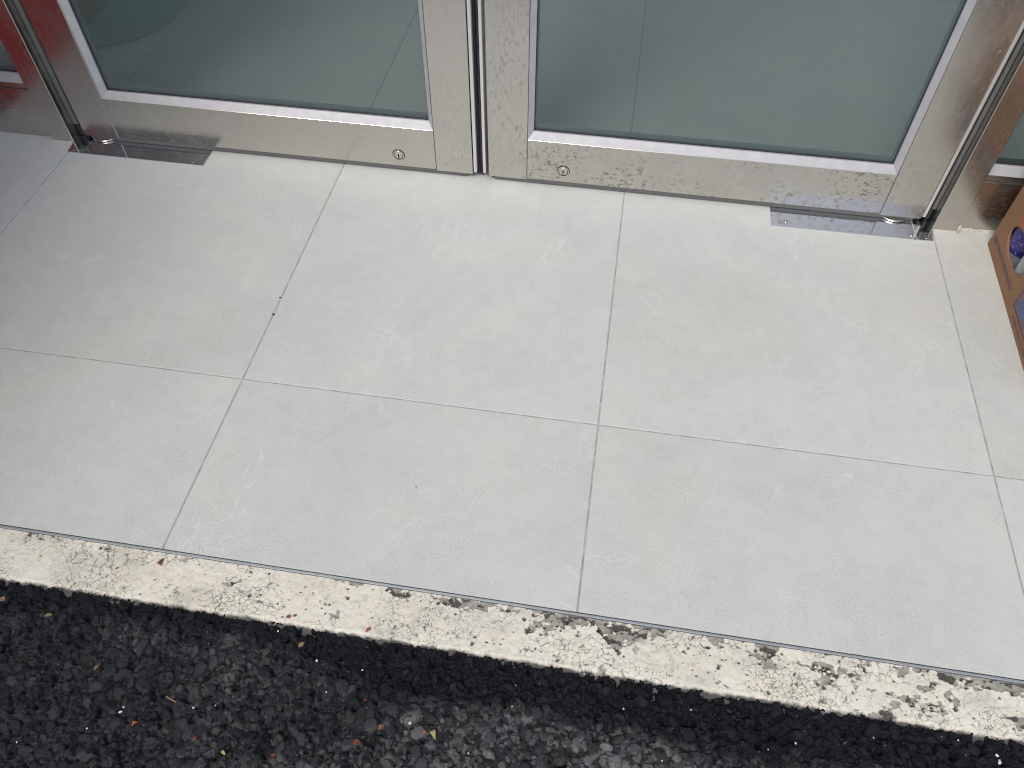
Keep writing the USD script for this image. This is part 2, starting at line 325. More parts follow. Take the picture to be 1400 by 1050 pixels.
tar = np.clip((yin - 1.065 + .10 * (N2(X, Y, (140, 140), 66, 3) - .5)) * 22, 0, 1)[..., None] * .9
alb = alb * (1 - tar) + np.array([.022, .022, .025]) * tar
KERB = usdkit.material(stage, L + '/flaking_paint', {'a': ('attribute', {'attribute': 'albedo'}), 'g': ('geometry', {}), 'n': ('noise_texture', {'scale': 900.0, 'detail': 3.0}),
    'bu': ('bump', {'strength': 0.35, 'distance': 0.0006}), 'p': ('principled_bsdf', {'roughness': 0.6, 'specular_ior_level': 0.35})},
    [('a.color', 'p.base_color'), ('g.position', 'n.vector'), ('n.fac', 'bu.height'), ('bu.normal', 'p.normal')], surface='p.BSDF')
PAINT = plain('old_white_paint', (0.68, 0.64, 0.56), 0.65, noise=0.15, nscale=90, bump=0.6, bscale=150)
kerb = thing('painted_kerb', kind='structure', loc=(0.5, -0.35, 0))
k0 = part(kerb, 'painted_surface', gridmesh(X, Y, Z), KERB, smooth=True)
primvar(k0, 'albedo', alb.reshape(-1, 3))
for a, b in ((-3.0, xs[0]), (xs[-1], 3.6)):
    part(kerb, 'painted_surface', prism_x([(-.3206, -.03), (-.3206, -.0024), (-.384, -.0072), (-.3865, -.03)], a, b), PAINT)
def kerb_z(x, y): return Z[min(max(np.searchsorted(xs, x), 0), len(xs) - 1), min(max(np.searchsorted(ys, y), 0), len(ys) - 1)]

# ------------------------------------------------------------ asphalt: stones bound in bitumen
ga = 0.00115
ax = np.arange(-0.36, 1.46, ga); ay = np.arange(-0.74, -0.3775, ga)
AX, AY = np.meshgrid(ax, ay, indexing='ij')
yedge = -0.3862 + 0.0035 * (N2(AX, AY, (22, 1), 71, 3) - .5) * 2 + 0.0040 * (N2(AX, AY, (120, 120), 72, 3) - .5) * 2
inside = AY < yedge
base = -0.0125 + 0.0035 * (N2(AX, AY, (9, 9), 73, 2) - .5) + 0.003 * (N2(AX, AY, (160, 160), 74, 3) - .5)
base = base - 0.004 * np.clip((-.41 - AY) / .2, 0, 1)
AZ = np.where(inside, base, -0.035)
tone = np.zeros_like(AX)                       # 0 = binder
NS = 40000
sx_, sy_ = rng.uniform(-.36, 1.46, NS), rng.uniform(-.74, -.386, NS)
sr = np.clip(rng.lognormal(math.log(.0023), .55, NS), .0010, .0080)
order = np.argsort(-sr)
dirs = np.stack([np.cos(np.arange(7) * 2 * math.pi / 7), np.sin(np.arange(7) * 2 * math.pi / 7)], 1)
for k in order:
    r, x, y = sr[k], sx_[k], sy_[k]
    if y + r * .8 > -0.3850 or (y > -.398 and r > .0030): continue
    w = r * 1.5
    i0, i1 = np.searchsorted(ax, [x - w, x + w]); j0, j1 = np.searchsorted(ay, [y - w, y + w])
    if i1 - i0 < 2 or j1 - j0 < 2: continue
    gx, gy = AX[i0:i1, j0:j1] - x, AY[i0:i1, j0:j1] - y
    a = rng.uniform(0, 6.3); c_, s_ = math.cos(a), math.sin(a)
    el = rng.uniform(.62, 1.0)
    u_, v_ = (gx * c_ + gy * s_), (-gx * s_ + gy * c_) / el
    rad = r * rng.uniform(.8, 1.12, 7)
    dd = np.max((u_[..., None] * dirs[:, 0] + v_[..., None] * dirs[:, 1]) / rad, -1)
    tx, ty = rng.normal(0, .42, 2)
    ht = rng.uniform(.2, 1.0)
    ctop = -0.0128 - 0.004 * np.clip((-.41 - y) / .2, 0, 1) + .0005 + r * ht
    h = np.minimum(ctop + tx * gx + ty * gy - r * .10 * dd ** 2, ctop + r * 1.5 * (1 - dd) * .8)
    h = np.where(dd < 1.25, h, -1)
    s = AZ[i0:i1, j0:j1]; t = tone[i0:i1, j0:j1]
    up = h > s
    s[up] = h[up]; t[up] = rng.uniform(.15, 1)
AZ -= 0.0060 * np.clip((N2(AX, AY, (85, 85), 77, 3) - .60) * 8, 0, 1) * (AY < -.392)
AZ += 0.0018 * (N2(AX, AY, (420, 420), 75, 3) - .5) + 0.0016 * (N2(AX, AY, (110, 110), 76, 3) - .5)
AZ = np.where(AY > yedge + .004, -0.035, AZ)
# keep stones near the kerb from covering it
AZ = np.where(AY > -.392, np.minimum(AZ, -0.0028), AZ)
# albedo of bitumen and stones; freshly tarred along the kerb, dry and worn further out
tar_w = np.interp(AX, [-.3, 0, .2, .3, .42, .6, .8, 1.0, 1.3], [.028, .03, .04, .058, .075, .068, .062, .072, .085])
nz = N2(AX, AY, (11, 15), 81, 4) - .5; nz2 = N2(AX, AY, (35, 35), 82, 3) - .5
dist = -0.385 - AY
dry = np.clip((dist - tar_w * (1 + 1.3 * nz) - .02 * nz2) / .03 + .3, 0, 1)
dry *= np.interp(AX, [-.3, 0.1, .35, .7, 1.3], [.50, .55, .62, 1, 1])
patch = np.clip((N2(AX, AY, (7, 10), 83, 3) - .42) * 4, 0, 1)
dry = dry * (.35 + .65 * patch)
fine = N2(AX, AY, (500, 500), 84, 2)
worn = np.clip((tone - .15) / .85, 0, 1) ** 1.6 * dry
aalb = np.array([.0050, .0058, .0095]) + worn[..., None] * np.array([.140, .138, .133]) * (.35 + 1.3 * fine[..., None]) + dry[..., None] * np.array([.020, .020, .0195])
tint = (N2(AX, AY, (60, 60), 85, 2) - .5)[..., None] * np.array([.25, .05, -.2])
aalb = np.clip(aalb * (1 + tint), .006, .3)
sp = rng.random(AX.shape) > .9994
aalb[sp] = .25
ASPH = usdkit.material(stage, L + '/asphalt_near', {'a': ('attribute', {'attribute': 'albedo'}), 'g': ('geometry', {}), 'n': ('noise_texture', {'scale': 1100.0, 'detail': 3.0, 'roughness': 0.7}),
    'bu': ('bump', {'strength': 0.6, 'distance': 0.0008}), 'n2': ('noise_texture', {'scale': 60.0, 'detail': 3.0}), 'rr': ('map_range', {'from_min': .3, 'from_max': .7, 'to_min': .5, 'to_max': .75}),
    'p': ('principled_bsdf', {'specular_ior_level': 0.24})},
    [('a.color', 'p.base_color'), ('g.position', 'n.vector'), ('n.fac', 'bu.height'), ('bu.normal', 'p.normal'), ('g.position', 'n2.vector'), ('n2.fac', 'rr.value'), ('rr.result', 'p.roughness')], surface='p.BSDF')
am = solo('asphalt', gridmesh(AX, AY, AZ), ASPH, kind='structure')
primvar(am, 'albedo', aalb.reshape(-1, 3))
road = thing('road', kind='structure', loc=(0, -3, 0))
for a, b, c, e in ((-12, 12, -9, ay[0]), (-12, ax[0], ay[0], -.386), (ax[-1], 12, ay[0], -.386)):
    part(road, 'road_surface', cbox(a, b, c, e, -0.044, -0.0125, 0.0005), ASPH_FAR)
def asph_z(x, y): return AZ[min(max(np.searchsorted(ax, x), 0), len(ax) - 1), min(max(np.searchsorted(ay, y), 0), len(ay) - 1)]

# ------------------------------------------------------------ doors
YD = 0.5903          # front face of the leaves
ZT = 2.10            # leaf height
def bead_frame(x0, x1, z0, z1, y, d=0.011, o=0.010, ob=0.0137, sgn=1):
    """four sloped glazing beads round an opening; returns [bottom, left, right, top]"""
    yb = y + sgn * d
    out = []
    O = [(x0, z0), (x1, z0), (x1, z1), (x0, z1)]; I = [(x0 + o, z0 + ob), (x1 - o, z0 + ob), (x1 - o, z1 - o), (x0 + o, z1 - o)]
    for a, b in ((0, 1), (3, 0), (1, 2), (2, 3)):
        pts = [(*O[a], y), (*O[b], y), (*I[b], yb), (*I[a], yb), (*O[a], yb + sgn * .004), (*O[b], yb + sgn * .004), (*I[b], yb + sgn * .004), (*I[a], yb + sgn * .004)]
        out.append(trimesh.convex.convex_hull(np.array([(p[0], p[2], p[1]) for p in pts])))
    return out
def lock(door, x, z):
    t = part(door, 'lock_cylinder', cat_([trimesh.creation.annulus(0.0102, 0.0121, 0.0026, sections=40, transform=trimesh.transformations.translation_matrix([x, YD - .0009, z]) @ trimesh.transformations.rotation_matrix(math.pi / 2, [1, 0, 0]))]), CHROME, smooth=30)
    part(t, 'plug', cyl(0.0090, 0.0018, (x, YD + .0004, z), 'y', 36, .0005), CHROME, smooth=30)
    part(t, 'recess', cyl(0.0134, 0.0006, (x, YD + .0003, z), 'y', 40), DARK)
    part(t, 'keyhole', cat_([cbox(x - .0013, x + .0013, YD - .0018, YD - .0010, z - .0075, z + .0030, .0001), cbox(x - .0045, x - .0026, YD - .0018, YD - .0011, z - .0008, z + .0004, .0001), cbox(x + .0026, x + .0045, YD - .0018, YD - .0011, z - .0008, z + .0004, .0001)]), DARK)

def door(label, xl0, xl1, xg0, xg1, xr0, xr1, mats, strips, lockx, pivot_x, mark):
    t = thing('glass_door', label, 'door', loc=((xl0 + xr1) / 2, YD, 0))
    yb = YD + .042
    gapz = 0.0095
    part(t, 'stile', cbox(xl0, xl1 - .0008, YD - .0006, yb, gapz, ZT, .0009), mats[0])
    part(t, 'stile', cbox(xr0 + .0008, xr1, YD - .0006, yb, gapz, ZT, .0009), mats[2])
    part(t, 'bottom_rail', cbox(xl1, xr0, YD, yb - .0004, 0.0125, 0.1049, .0004), mats[1])
    part(t, 'top_rail', cbox(xl1, xr0, YD, yb - .0004, ZT - .11, ZT - .001, .0009), mats[1])
    for b in bead_frame(xl1 + .0002, xr0 - .0002, 0.1046, ZT - .1097, YD + .0006): part(t, 'glazing_bead', b, ALU)
    for b in bead_frame(xl1 + .0002, xr0 - .0002, 0.1053, ZT - .1104, yb - .0022, d=.012, o=.014, ob=.021, sgn=-1): part(t, 'inner_bead', b, INNER)
    yg = YD + .0185
    # dark gasket edge round the glass
    gx0, gx1, gz0, gz1 = xl1 + .008, xr0 - .008, 0.1053 + .0125, ZT - .118
    g = cat_([cbox(xl1 + .004, xr0 - .004, YD + .0150, YD + .0172, 0.1100, gz0 + .0028, .0003), cbox(xl1 + .004, gx0 + .0034, YD + .0150, YD + .01715, gz0, gz1, .0003),
              cbox(gx1 - .0034, xr0 - .004, YD + .0150, YD + .01715, gz0, gz1, .0003), cbox(xl1 + .004, xr0 - .004, YD + .0150, YD + .0172, gz1 - .004, gz1 + .004, .0003)])
    part(t, 'gasket', g, GASKET)
    pane = part(t, 'glass_pane', cbox(xl1 + .004, xr0 - .004, YD + .0174, YD + .0234, .1095, ZT - .114, .0004), GLASS)
    mx0, mx1, mz0, mz1, st = mark
    bars = []
    if st:
        bars += [cbox(mx1 - .0018, mx1, YD + .0166, YD + .0171, mz0, mz1, .0001)]
        for q in range(4):
            zz = mz0 + (mz1 - mz0) * (q + .1) / 3.4
            bars.append(cbox(mx0, mx1 - .0016, YD + .0166, YD + .0171, zz, zz + .0017 + .0006 * (q == 3), .0001))
    else:
        for q in range(3):
            zz = mz0 + (mz1 - mz0) * q / 2.4; xx = mx0 + .004 * (q == 0)
            while xx < mx1:
                wd = rnd.uniform(.0016, .0040)
                bars.append(cbox(xx, xx + wd, YD + .0166, YD + .0171, zz, zz + rnd.uniform(.0010, .0026), .0001)); xx += wd + .0011
    part(pane, 'maker_mark', cat_(bars), MARK)
    for a, b in strips: part(t, 'edge_strip', cbox(a, b, YD + .0016, YD + .03, 0.0135, ZT, .0005), STRIP)
    part(t, 'sweep_seal', cbox(xl0 + .012, xr1 - .012, YD + .0012, YD + .034, 0.0022, 0.0128, .001), BRUSH)
    lock(t, lockx, 0.0392)
    # pivot shoe under the outer stile: a rounded plate with a bright rim
    pm = cyl(.0285, .0034, (pivot_x, YD + .018, .0026), 'z', 64, .0012); part(t, 'pivot_shoe', pm, CHROME, smooth=30)
    part(t, 'pivot_block', cbox(pivot_x - .028, pivot_x + .028, YD + .008, YD + .036, 0.0021, 0.0094, .001), DARK)
    return t
door('left glass door leaf in stainless frame, green tub behind it', -0.583, -0.5035, 0, 0, 0.2018, 0.2793, (ST['left_v'], ST['left_h'], ST['mid_v']), [(0.2812, 0.2876)], 0.1238, -0.545, (-0.4634, -0.4381, .150, .1653, 0))
door('right glass door leaf in scuffed stainless frame, clear square stamp on glass', 0.3130, 0.3930, 0, 0, 1.0988, 1.1780, (ST['dirty_v'], ST['dirty_h'], ST['right_v']), [(0.3008, 0.3066), (1.1800, 1.1862)], 0.467, 1.131, (0.4265, 0.4435, .1465, .1630, 1))

# meeting gap: rubber seals
frame = thing('door_frame', 'stainless steel door frame around both glass doors', 'door frame', loc=(0.3, 0.60, 0))
JF, JB = 0.574, 0.668
def jamb_prof(x0, x1): return cbox(x0, x1, JF, JB, 0.0005, 2.14, .0010)
part(frame, 'jamb', jamb_prof(-0.6545, -0.6050), ST['jamb'])
part(frame, 'jamb', jamb_prof(1.2000, 1.2468), ST['jamb'])
part(frame, 'head', cbox(-0.6049, 1.1999, JF, JB, 2.105, 2.14, .001), ST['panel'])
part(frame, 'transom_bar', cbox(-0.6545, 1.2468, JF, JB, 2.1405, 2.20, .001), ST['panel'])
for a, b in ((-.6048, -.5835), (1.1866, 1.1998)):
    part(frame, 'jamb_seal', cbox(a, b, YD + .030, YD + .05, 0.001, 2.10, .002), RUB, smooth=30)
    ra, rb = (a, a + .012) if a < 0 else (b - .0075, b)
    part(frame, 'reveal_strip', cbox(ra + .0002, rb - .0002, YD + .006, YD + .0296, .0305, 2.10, .001), GREYM)
    part(frame, 'seal_foot', cbox(a + .0004, b - .0004, YD + .008, YD + .0298, .0024, .030, .004), RUB, smooth=30)
for a, b in ((0.2880, 0.2932), (0.2938, 0.3004)):
    pass
seals = thing('meeting_seal', 'black rubber seal in the gap between the two door leaves', 'seal', loc=(0.294, YD, 0))
part(seals, 'rubber_lip', cat_([cbox(.2880, .2936, YD + .011, YD + .03, .004, ZT, .002)]), RUB)
part(seals, 'rubber_lip', cat_([cbox(.2944, .3004, YD + .008, YD + .03, .004, ZT, .002)]), RUB)

# fixed windows either side
def sealant(t, x0, x1, y, w=.004, h=.004):
    n = max(6, int((x1 - x0) / .006)); v = []; f = []
    for i in range(n + 1):
        x = x0 + (x1 - x0) * i / n; ww = w * (.55 + .9 * rnd.random()); hh = h * (.5 + .8 * rnd.random())
        v += [(x, y - ww, .0002), (x, y - ww * .45, hh * .8), (x, y + .001, hh), (x, y + .001, -.002)]
    for i in range(n):
        for k in range(3):
            a = 4 * i + k; f += [(a, a + 4, a + 5), (a, a + 5, a + 1)]
    part(t, 'sealant_bead', trimesh.Trimesh(np.array(v), np.array(f), process=False), SEAL, smooth=True)
def fixed(label, x0, x1, paneldir):
    t = thing('fixed_window', label, 'window', loc=((x0 + x1) / 2, .585, 0))
    part(t, 'base_panel', cbox(x0, x1, .585, .650, .0006, .1125, .0008), ST['panel'])
    part(t, 'sill_strip', cbox(x0, x1, .5895, .648, .1128, .1262, .0006), ST['plain'])
    b = bead_frame(x0, x1, .1265, 2.13, .587, d=.013, o=.010, ob=.0145)
    for q in b: part(t, 'glazing_bead', q, ALU)
    part(t, 'gasket', cbox(x0 + .004, x1 - .004, .6035, .6053, .134, .1435, .0003), GASKET)
    part(t, 'glass_pane', cbox(x0 + .004, x1 - .004, .6056, .6116, .132, 2.126, .0004), GLASS)
    part(t, 'head_panel', cbox(x0, x1, .585, .650, 2.131, 2.20, .0008), ST['panel'])
    sealant(t, x0 + .004, x1 - .3, .5848)
    return t
fixed('fixed glass pane left of the doors over reddish reflecting steel base', -2.35, -0.6552, 0)
fixed('fixed glass pane right of the doors above cardboard box', 1.2474, 2.95, 0)
sealant(frame, -.654, -.606, JF - .0002, .0035, .003); sealant(frame, 1.201, 1.246, JF - .0002, .0035, .0035)
blob = trimesh.creation.icosphere(2, 1.0); bv = blob.vertices * (1 + .35 * (meshkit.noise(blob.vertices * 2.2 + 9) - .5))[:, None]
blob.vertices = bv * [.0035, .0035, .010] + [1.2485, .5738, .008]
part(frame, 'sealant_blob', blob, SEAL, smooth=True)

# upper facade, walls and the room behind (seen only as what shades the step and what the glass shows)
tr = thing('transom_window', 'glass transom above the doors', 'window', loc=(.3, .6, 2.2))
part(tr, 'glass_pane', cbox(-2.35, 2.95, .610, .616, 2.2005, 2.62, .0004), GLASS)
WALL = PLASTER
fa = thing('facade_wall', 'grey rendered wall above the shop front', 'wall', loc=(.3, .7, 2.62))
part(fa, 'fascia', cbox(-3.0, 3.6, .56, .74, 2.621, 3.5, .003), WALL)
for a, b, w in ((-3.0, -2.3505, 'left'), (2.9505, 3.6, 'right')):
    q = thing('facade_wall', f'grey rendered wall pier at the {w} end of the shop front', 'wall', loc=((a + b) / 2, .65, 0))
    part(q, 'pier', cbox(a, b, .56, .74, 0.0005, 2.6205, .003), WALL)
ROOM = plain('room_paint', (0.55, 0.55, 0.53), 0.8, noise=0.05, nscale=5)
rm = thing('shop_room', 'plain grey room behind the glass doors', 'room', loc=(.3, 2.6, 0))
part(rm, 'back_wall', cbox(-3.0, 3.6, 4.6, 4.7, -.03, 3.0, .003), ROOM)
part(rm, 'side_wall', cbox(-3.1, -3.0, .74, 4.7, -.03, 3.0, .003), ROOM)
part(rm, 'side_wall', cbox(3.6, 3.7, .74, 4.7, -.03, 3.0, .003), ROOM)
part(rm, 'ceiling', cbox(-3.1, 3.7, .74, 4.7, 2.95, 3.05, .003), ROOM)

# green tub behind the left pane
GREEN = plain('green_plastic', (0.045, 0.26, 0.16), 0.35, spec=0.5)
tub = thing('green_tub', 'round green plastic tub on the floor behind the left glass', 'tub', loc=(-.815, 1.13, 0))
o_ = [(0.0, 0.0008), (.185, 0.0008), (.205, .01), (.228, .17), (.240, .174), (.240, .180), (.222, .180), (.198, .014), (0.0, .012)]
tm = trimesh.creation.revolve(np.array(o_), sections=64); tm.apply_translation([-.815, 1.13, 0])
part(tub, 'bowl', tm, GREEN, smooth=30)
tor = trimesh.creation.torus(.2405, .0055, major_sections=64, minor_sections=10); tor.apply_translation([-.815, 1.13, .177])
part(tub, 'rim', tor, GREEN, smooth=True)

# ------------------------------------------------------------ floor plates at the pivots
def plate(label, pts_main, pts_corner, screws, lz):
    cx = np.mean([p[0] for p in pts_main])
    t = thing('pivot_cover_plate', label, 'cover plate', loc=(cx, .56, 0))
    part(t, 'main_plate', prism_z(pts_main, 0.0003, 0.0017), ST['plate'])
    part(t, 'end_plate', prism_z(pts_corner, 0.0003, lz), ST['plate'])
    for x, y in screws:
        s = part(t, 'screw', cyl(.0036, .0009, (x, y, .0016), 'z', 20, .0005), CHROME, smooth=30)
        part(s, 'slot', cat_([cbox(x - .0024, x + .0024, y - .0004, y + .0004, .0023, .0027, .0001), cbox(x - .0004, x + .0004, y - .0024, y + .0024, .00232, .00268, .0001)]), DARK)
plate('dark steel pivot cover plate on the floor under the left door corner', [(-.569, .5385), (-.2935, .5385), (-.2935, .606), (-.562, .606)], [(-.6010, .5385), (-.5705, .5385), (-.5635, .606), (-.6045, .606), (-.6045, .575)], [(-.589, .5455), (-.5765, .5475), (-.320, .548)], .0021)
plate('bluish steel pivot cover plate on the floor under the right door corner', [(.8885, .5345), (1.1655, .5365), (1.1625, .606), (.8885, .606)], [(1.1672, .5366), (1.1965, .537), (1.1998, .575), (1.1998, .606), (1.1642, .606)], [(.918, .5515), (1.158, .548), (1.1855, .545)], .0022)

# ------------------------------------------------------------ cardboard box at the right
BX, BY0, BY1, BH = 1.2965, 0.165, 0.5445, 0.235
card = usdkit.material(stage, L + '/cardboard', {'g': ('geometry', {}), 'mp': ('mapping', {'scale': (8, 8, 260)}), 'n': ('noise_texture', {'scale': 1.0, 'detail': 3.0}), 'n2': ('noise_texture', {'scale': 260.0, 'detail': 3.0}),
    'r': ('rgb_ramp', {'ramp': [(.3, (.25, .137, .076)), (.7, (.30, .17, .098))]}), 'ad': ('mix_float', {'fac': .5}), 'bu': ('bump', {'strength': .15, 'distance': .0008}), 'p': ('principled_bsdf', {'roughness': .75, 'specular_ior_level': .25})},
    [('g.position', 'mp.vector'), ('mp.vector', 'n.vector'), ('g.position', 'n2.vector'), ('n.fac', 'ad.a'), ('n2.fac', 'ad.b'), ('ad.result', 'r.fac'), ('r.color', 'p.base_color'), ('n.fac', 'bu.height'), ('bu.normal', 'p.normal')], surface='p.BSDF')
INK = plain('navy_ink', (0.035, 0.035, 0.12), 0.6)
BLUEP = plain('blue_print', (0.10, 0.12, 0.22), 0.6, noise=.4, nscale=150)
REDP = plain('red_print', (0.55, 0.10, 0.07), 0.6)
bx = thing('cardboard_box', 'brown cardboard box with navy lettering and an oval hand hole', 'box', loc=(BX + .13, .355, 0), rz=-1.06)
def onface(m, y, z):       # lettering made in the xy plane -> the box's left face
    v = m.vertices.copy(); m = m.copy(); m.vertices = np.stack([BX - v[:, 2], y - v[:, 0], z + v[:, 1]], 1)
    return m
face = Polygon([(0, 0.0006), (BY1 - BY0, 0.0006), (BY1 - BY0, BH), (0, BH)])
HY, HZ, HA, HB = 0.443, 0.0735, 0.0565, 0.0300
hole = Polygon([(BY1 - HY + HA * math.cos(a), HZ + HB * math.sin(a)) for a in np.linspace(0, 2 * math.pi, 49)[:-1]])
fm = trimesh.creation.extrude_polygon(face.difference(hole), 0.004, engine='earcut'); v = fm.vertices.copy()
fm.vertices = np.stack([BX + .004 - v[:, 2], BY1 - v[:, 0], v[:, 1]], 1); fm.fix_normals()
part(bx, 'side_panel', fm, card, label='printed side panel with hand hole')
part(bx, 'end_panel', cbox(BX + .0042, BX + .26, BY1 - .004, BY1, .0006, BH, .001), card)
part(bx, 'end_panel', cbox(BX + .0042, BX + .26, BY0, BY0 + .004, .0006, BH, .001), card)
part(bx, 'side_panel', cbox(BX + .2602, BX + .264, BY0, BY1, .0006, BH, .001), card)
part(bx, 'bottom_panel', cbox(BX + .0042, BX + .26, BY0 + .0042, BY1 - .0042, .0006, .004, .001), card)
for a, b in ((BX + .0002, BX + .1312), (BX + .1322, BX + .2638)):
    part(bx, 'top_flap', cbox(a, b, BY0, BY1, BH + .0004, BH + .0044, .001), card)
txt = meshkit.text_mesh('DONGCHEONGSU', 0.0088, 0.0003); tw = txt.bounds[1][0]
txt.apply_scale([.128 / tw, 1, 1])
part(bx, 'lettering', onface(txt, .5185, .0235), INK)
lg = trimesh.creation.annulus(.0036, .0062, .0003, sections=36); lg2 = trimesh.creation.cylinder(.0018, .0003, sections=20); lg3 = trimesh.creation.box([.0024, .0045, .0003]); lg3.apply_translation([.003, -.0032, .00002])
part(bx, 'printed_logo', onface(cat_([lg, lg2, lg3]), .5265, .0275), INK)
def pr(a0, a1, z0, z1, dz=.0003): m = trimesh.creation.box([a1 - a0, z1 - z0, dz]); m.apply_translation([(a0 + a1) / 2, (z0 + z1) / 2, dz / 2]); return m
fr = cat_([pr(0, .12, 0, .0022), pr(0, .12, .0578, .06), pr(0, .0022, .0022, .0578), pr(.1178, .12, .0022, .0578)])
part(bx, 'printed_frame', onface(fr, .358, .0225), INK)
part(bx, 'printed_picture', onface(cat_([pr(.006, .05, .006, .027), pr(.006, .05, .031, .054), pr(.055, .112, .006, .054)]), .358, .0225), BLUEP)
sm = []
q = 0.0
while q < .11:
    wd = rnd.choice([.0015, .0035, .005]);
    if wd < .002: sm.append(pr(q, q + .0014, 0, .0018))
    else: sm += [pr(q, q + .0009, 0, .006), pr(q + .0018, q + wd, .0008, .0018), pr(q + .0018, q + wd, .0042, .0052), pr(q + wd - .001, q + wd, .0018, .0042)]
    q += wd + .003
part(bx, 'small_print', onface(cat_(sm), .341, .0095), INK)
dm = trimesh.creation.cylinder(.017, .0003, sections=40); dm.apply_translation([0, 0, .00015])
part(bx, 'printed_dot', onface(dm, .470, .122), REDP)
# bottles inside the box, seen through the hand hole
LAB = usdkit.material(stage, L + '/bottle_label', {'g': ('geometry', {}), 'n': ('noise_texture', {'scale': 190.0, 'detail': 2.0}), 'r': ('rgb_ramp', {'ramp': [(.0, (.015, .02, .12)), (.6, (.03, .035, .19)), (.68, (.35, .13, .12)), (.78, (.4, .4, .5))]}), 'p': ('principled_bsdf', {'roughness': .25})},
    [('g.position', 'n.vector'), ('n.fac', 'r.fac'), ('r.color', 'p.base_color')], surface='p.BSDF')
PLAS = plain('clear_plastic', (0.30, 0.32, 0.34), 0.18, noise=.25, nscale=40)
CAPM = plain('white_cap', (0.6, 0.62, 0.65), 0.4)
def bottle(x, y, label, lab=True):
    t = thing('water_bottle', label, 'bottle', loc=(x, y, 0))
    part(t, 'bottle_body', trimesh.creation.revolve(np.array([(0, 0), (.026, 0), (.031, .005), (.031, .15), (.012, .19), (.012, .2), (0, .2)]), sections=32).apply_translation([x, y, .0045]), PLAS, smooth=30)
    if lab: part(t, 'label_wrap', trimesh.creation.annulus(.0312, .0317, .058, sections=36).apply_translation([x, y, .0045 + .069]), LAB, smooth=30)
    part(t, 'cap', cyl(.0145, .016, (x, y, .2048), 'z', 24, .001), CAPM, smooth=30)
bottle(BX + .038, .488, 'blue labelled bottle at the far side of the hand hole')
bottle(BX + .036, .418, 'clear grey bottle at the near side of the hand hole', False)

# ------------------------------------------------------------ things stacked left of the frame: only their reflections show
REDC = plain('red_crate_plastic', (0.28, 0.006, 0.008), 0.4)
GREYC = plain('grey_carton', (0.16, 0.14, 0.15), 0.75, noise=.1, nscale=30)
cr = thing('red_crate', 'red crate left of the doors, seen as red reflection in steel', 'crate', loc=(-1.04, .28, 0))
cx0, cx1, cy0, cy1 = -1.26, -0.815, .06, .505
part(cr, 'crate_floor', cbox(cx0, cx1, cy0, cy1, .001, .012, .002), REDC)
for a in ((cx0, cx1, cy0, cy0 + .012), (cx0, cx1, cy1 - .012, cy1), (cx0, cx0 + .012, cy0 + .0122, cy1 - .0122), (cx1 - .012, cx1, cy0 + .0122, cy1 - .0122)):
    part(cr, 'crate_side', cbox(*a, .0122, .20, .003), REDC)
part(cr, 'crate_rim', cat_([cbox(cx0 - .008, cx1 + .008, cy0 - .008, cy0 + .013, .2002, .222, .002), cbox(cx0 - .008, cx1 + .008, cy1 - .013, cy1 + .008, .2002, .222, .002),
      cbox(cx0 - .008, cx0 + .013, cy0 + .0132, cy1 - .0132, .2002, .222, .002), cbox(cx1 - .013, cx1 + .008, cy0 + .0132, cy1 - .0132, .2002, .222, .002)]), REDC)
for col, (gy0, gy1, z0, where) in enumerate(((.07, .493, .223, 'on the red crate'), (-.42, .035, .001, 'in front of the red crate'), (-.90, -.44, -.012, 'standing on the asphalt'), (-1.38, -.92, -.012, 'farthest out on the asphalt'))):
    for k in range(5):
        w = ['lowest', 'second', 'third', 'fourth', 'topmost'][k]; za = z0 + k * .272
        g = thing('grey_carton', f'plain grey carton, {w} of the stack {where}', 'carton', loc=(-1.04, (gy0 + gy1) / 2, za))
        part(g, 'carton_body', cbox(cx0 + .01, cx1 - .005 - .006 * (k % 3), gy0, gy1, za + .0005, za + .267, .003), GREYC)
        part(g, 'packing_tape', cbox(cx0 + .012, cx1 - .03, (gy0 + gy1) / 2 - .025, (gy0 + gy1) / 2 + .025, za + .2672, za + .2677, .0001), SEAL)

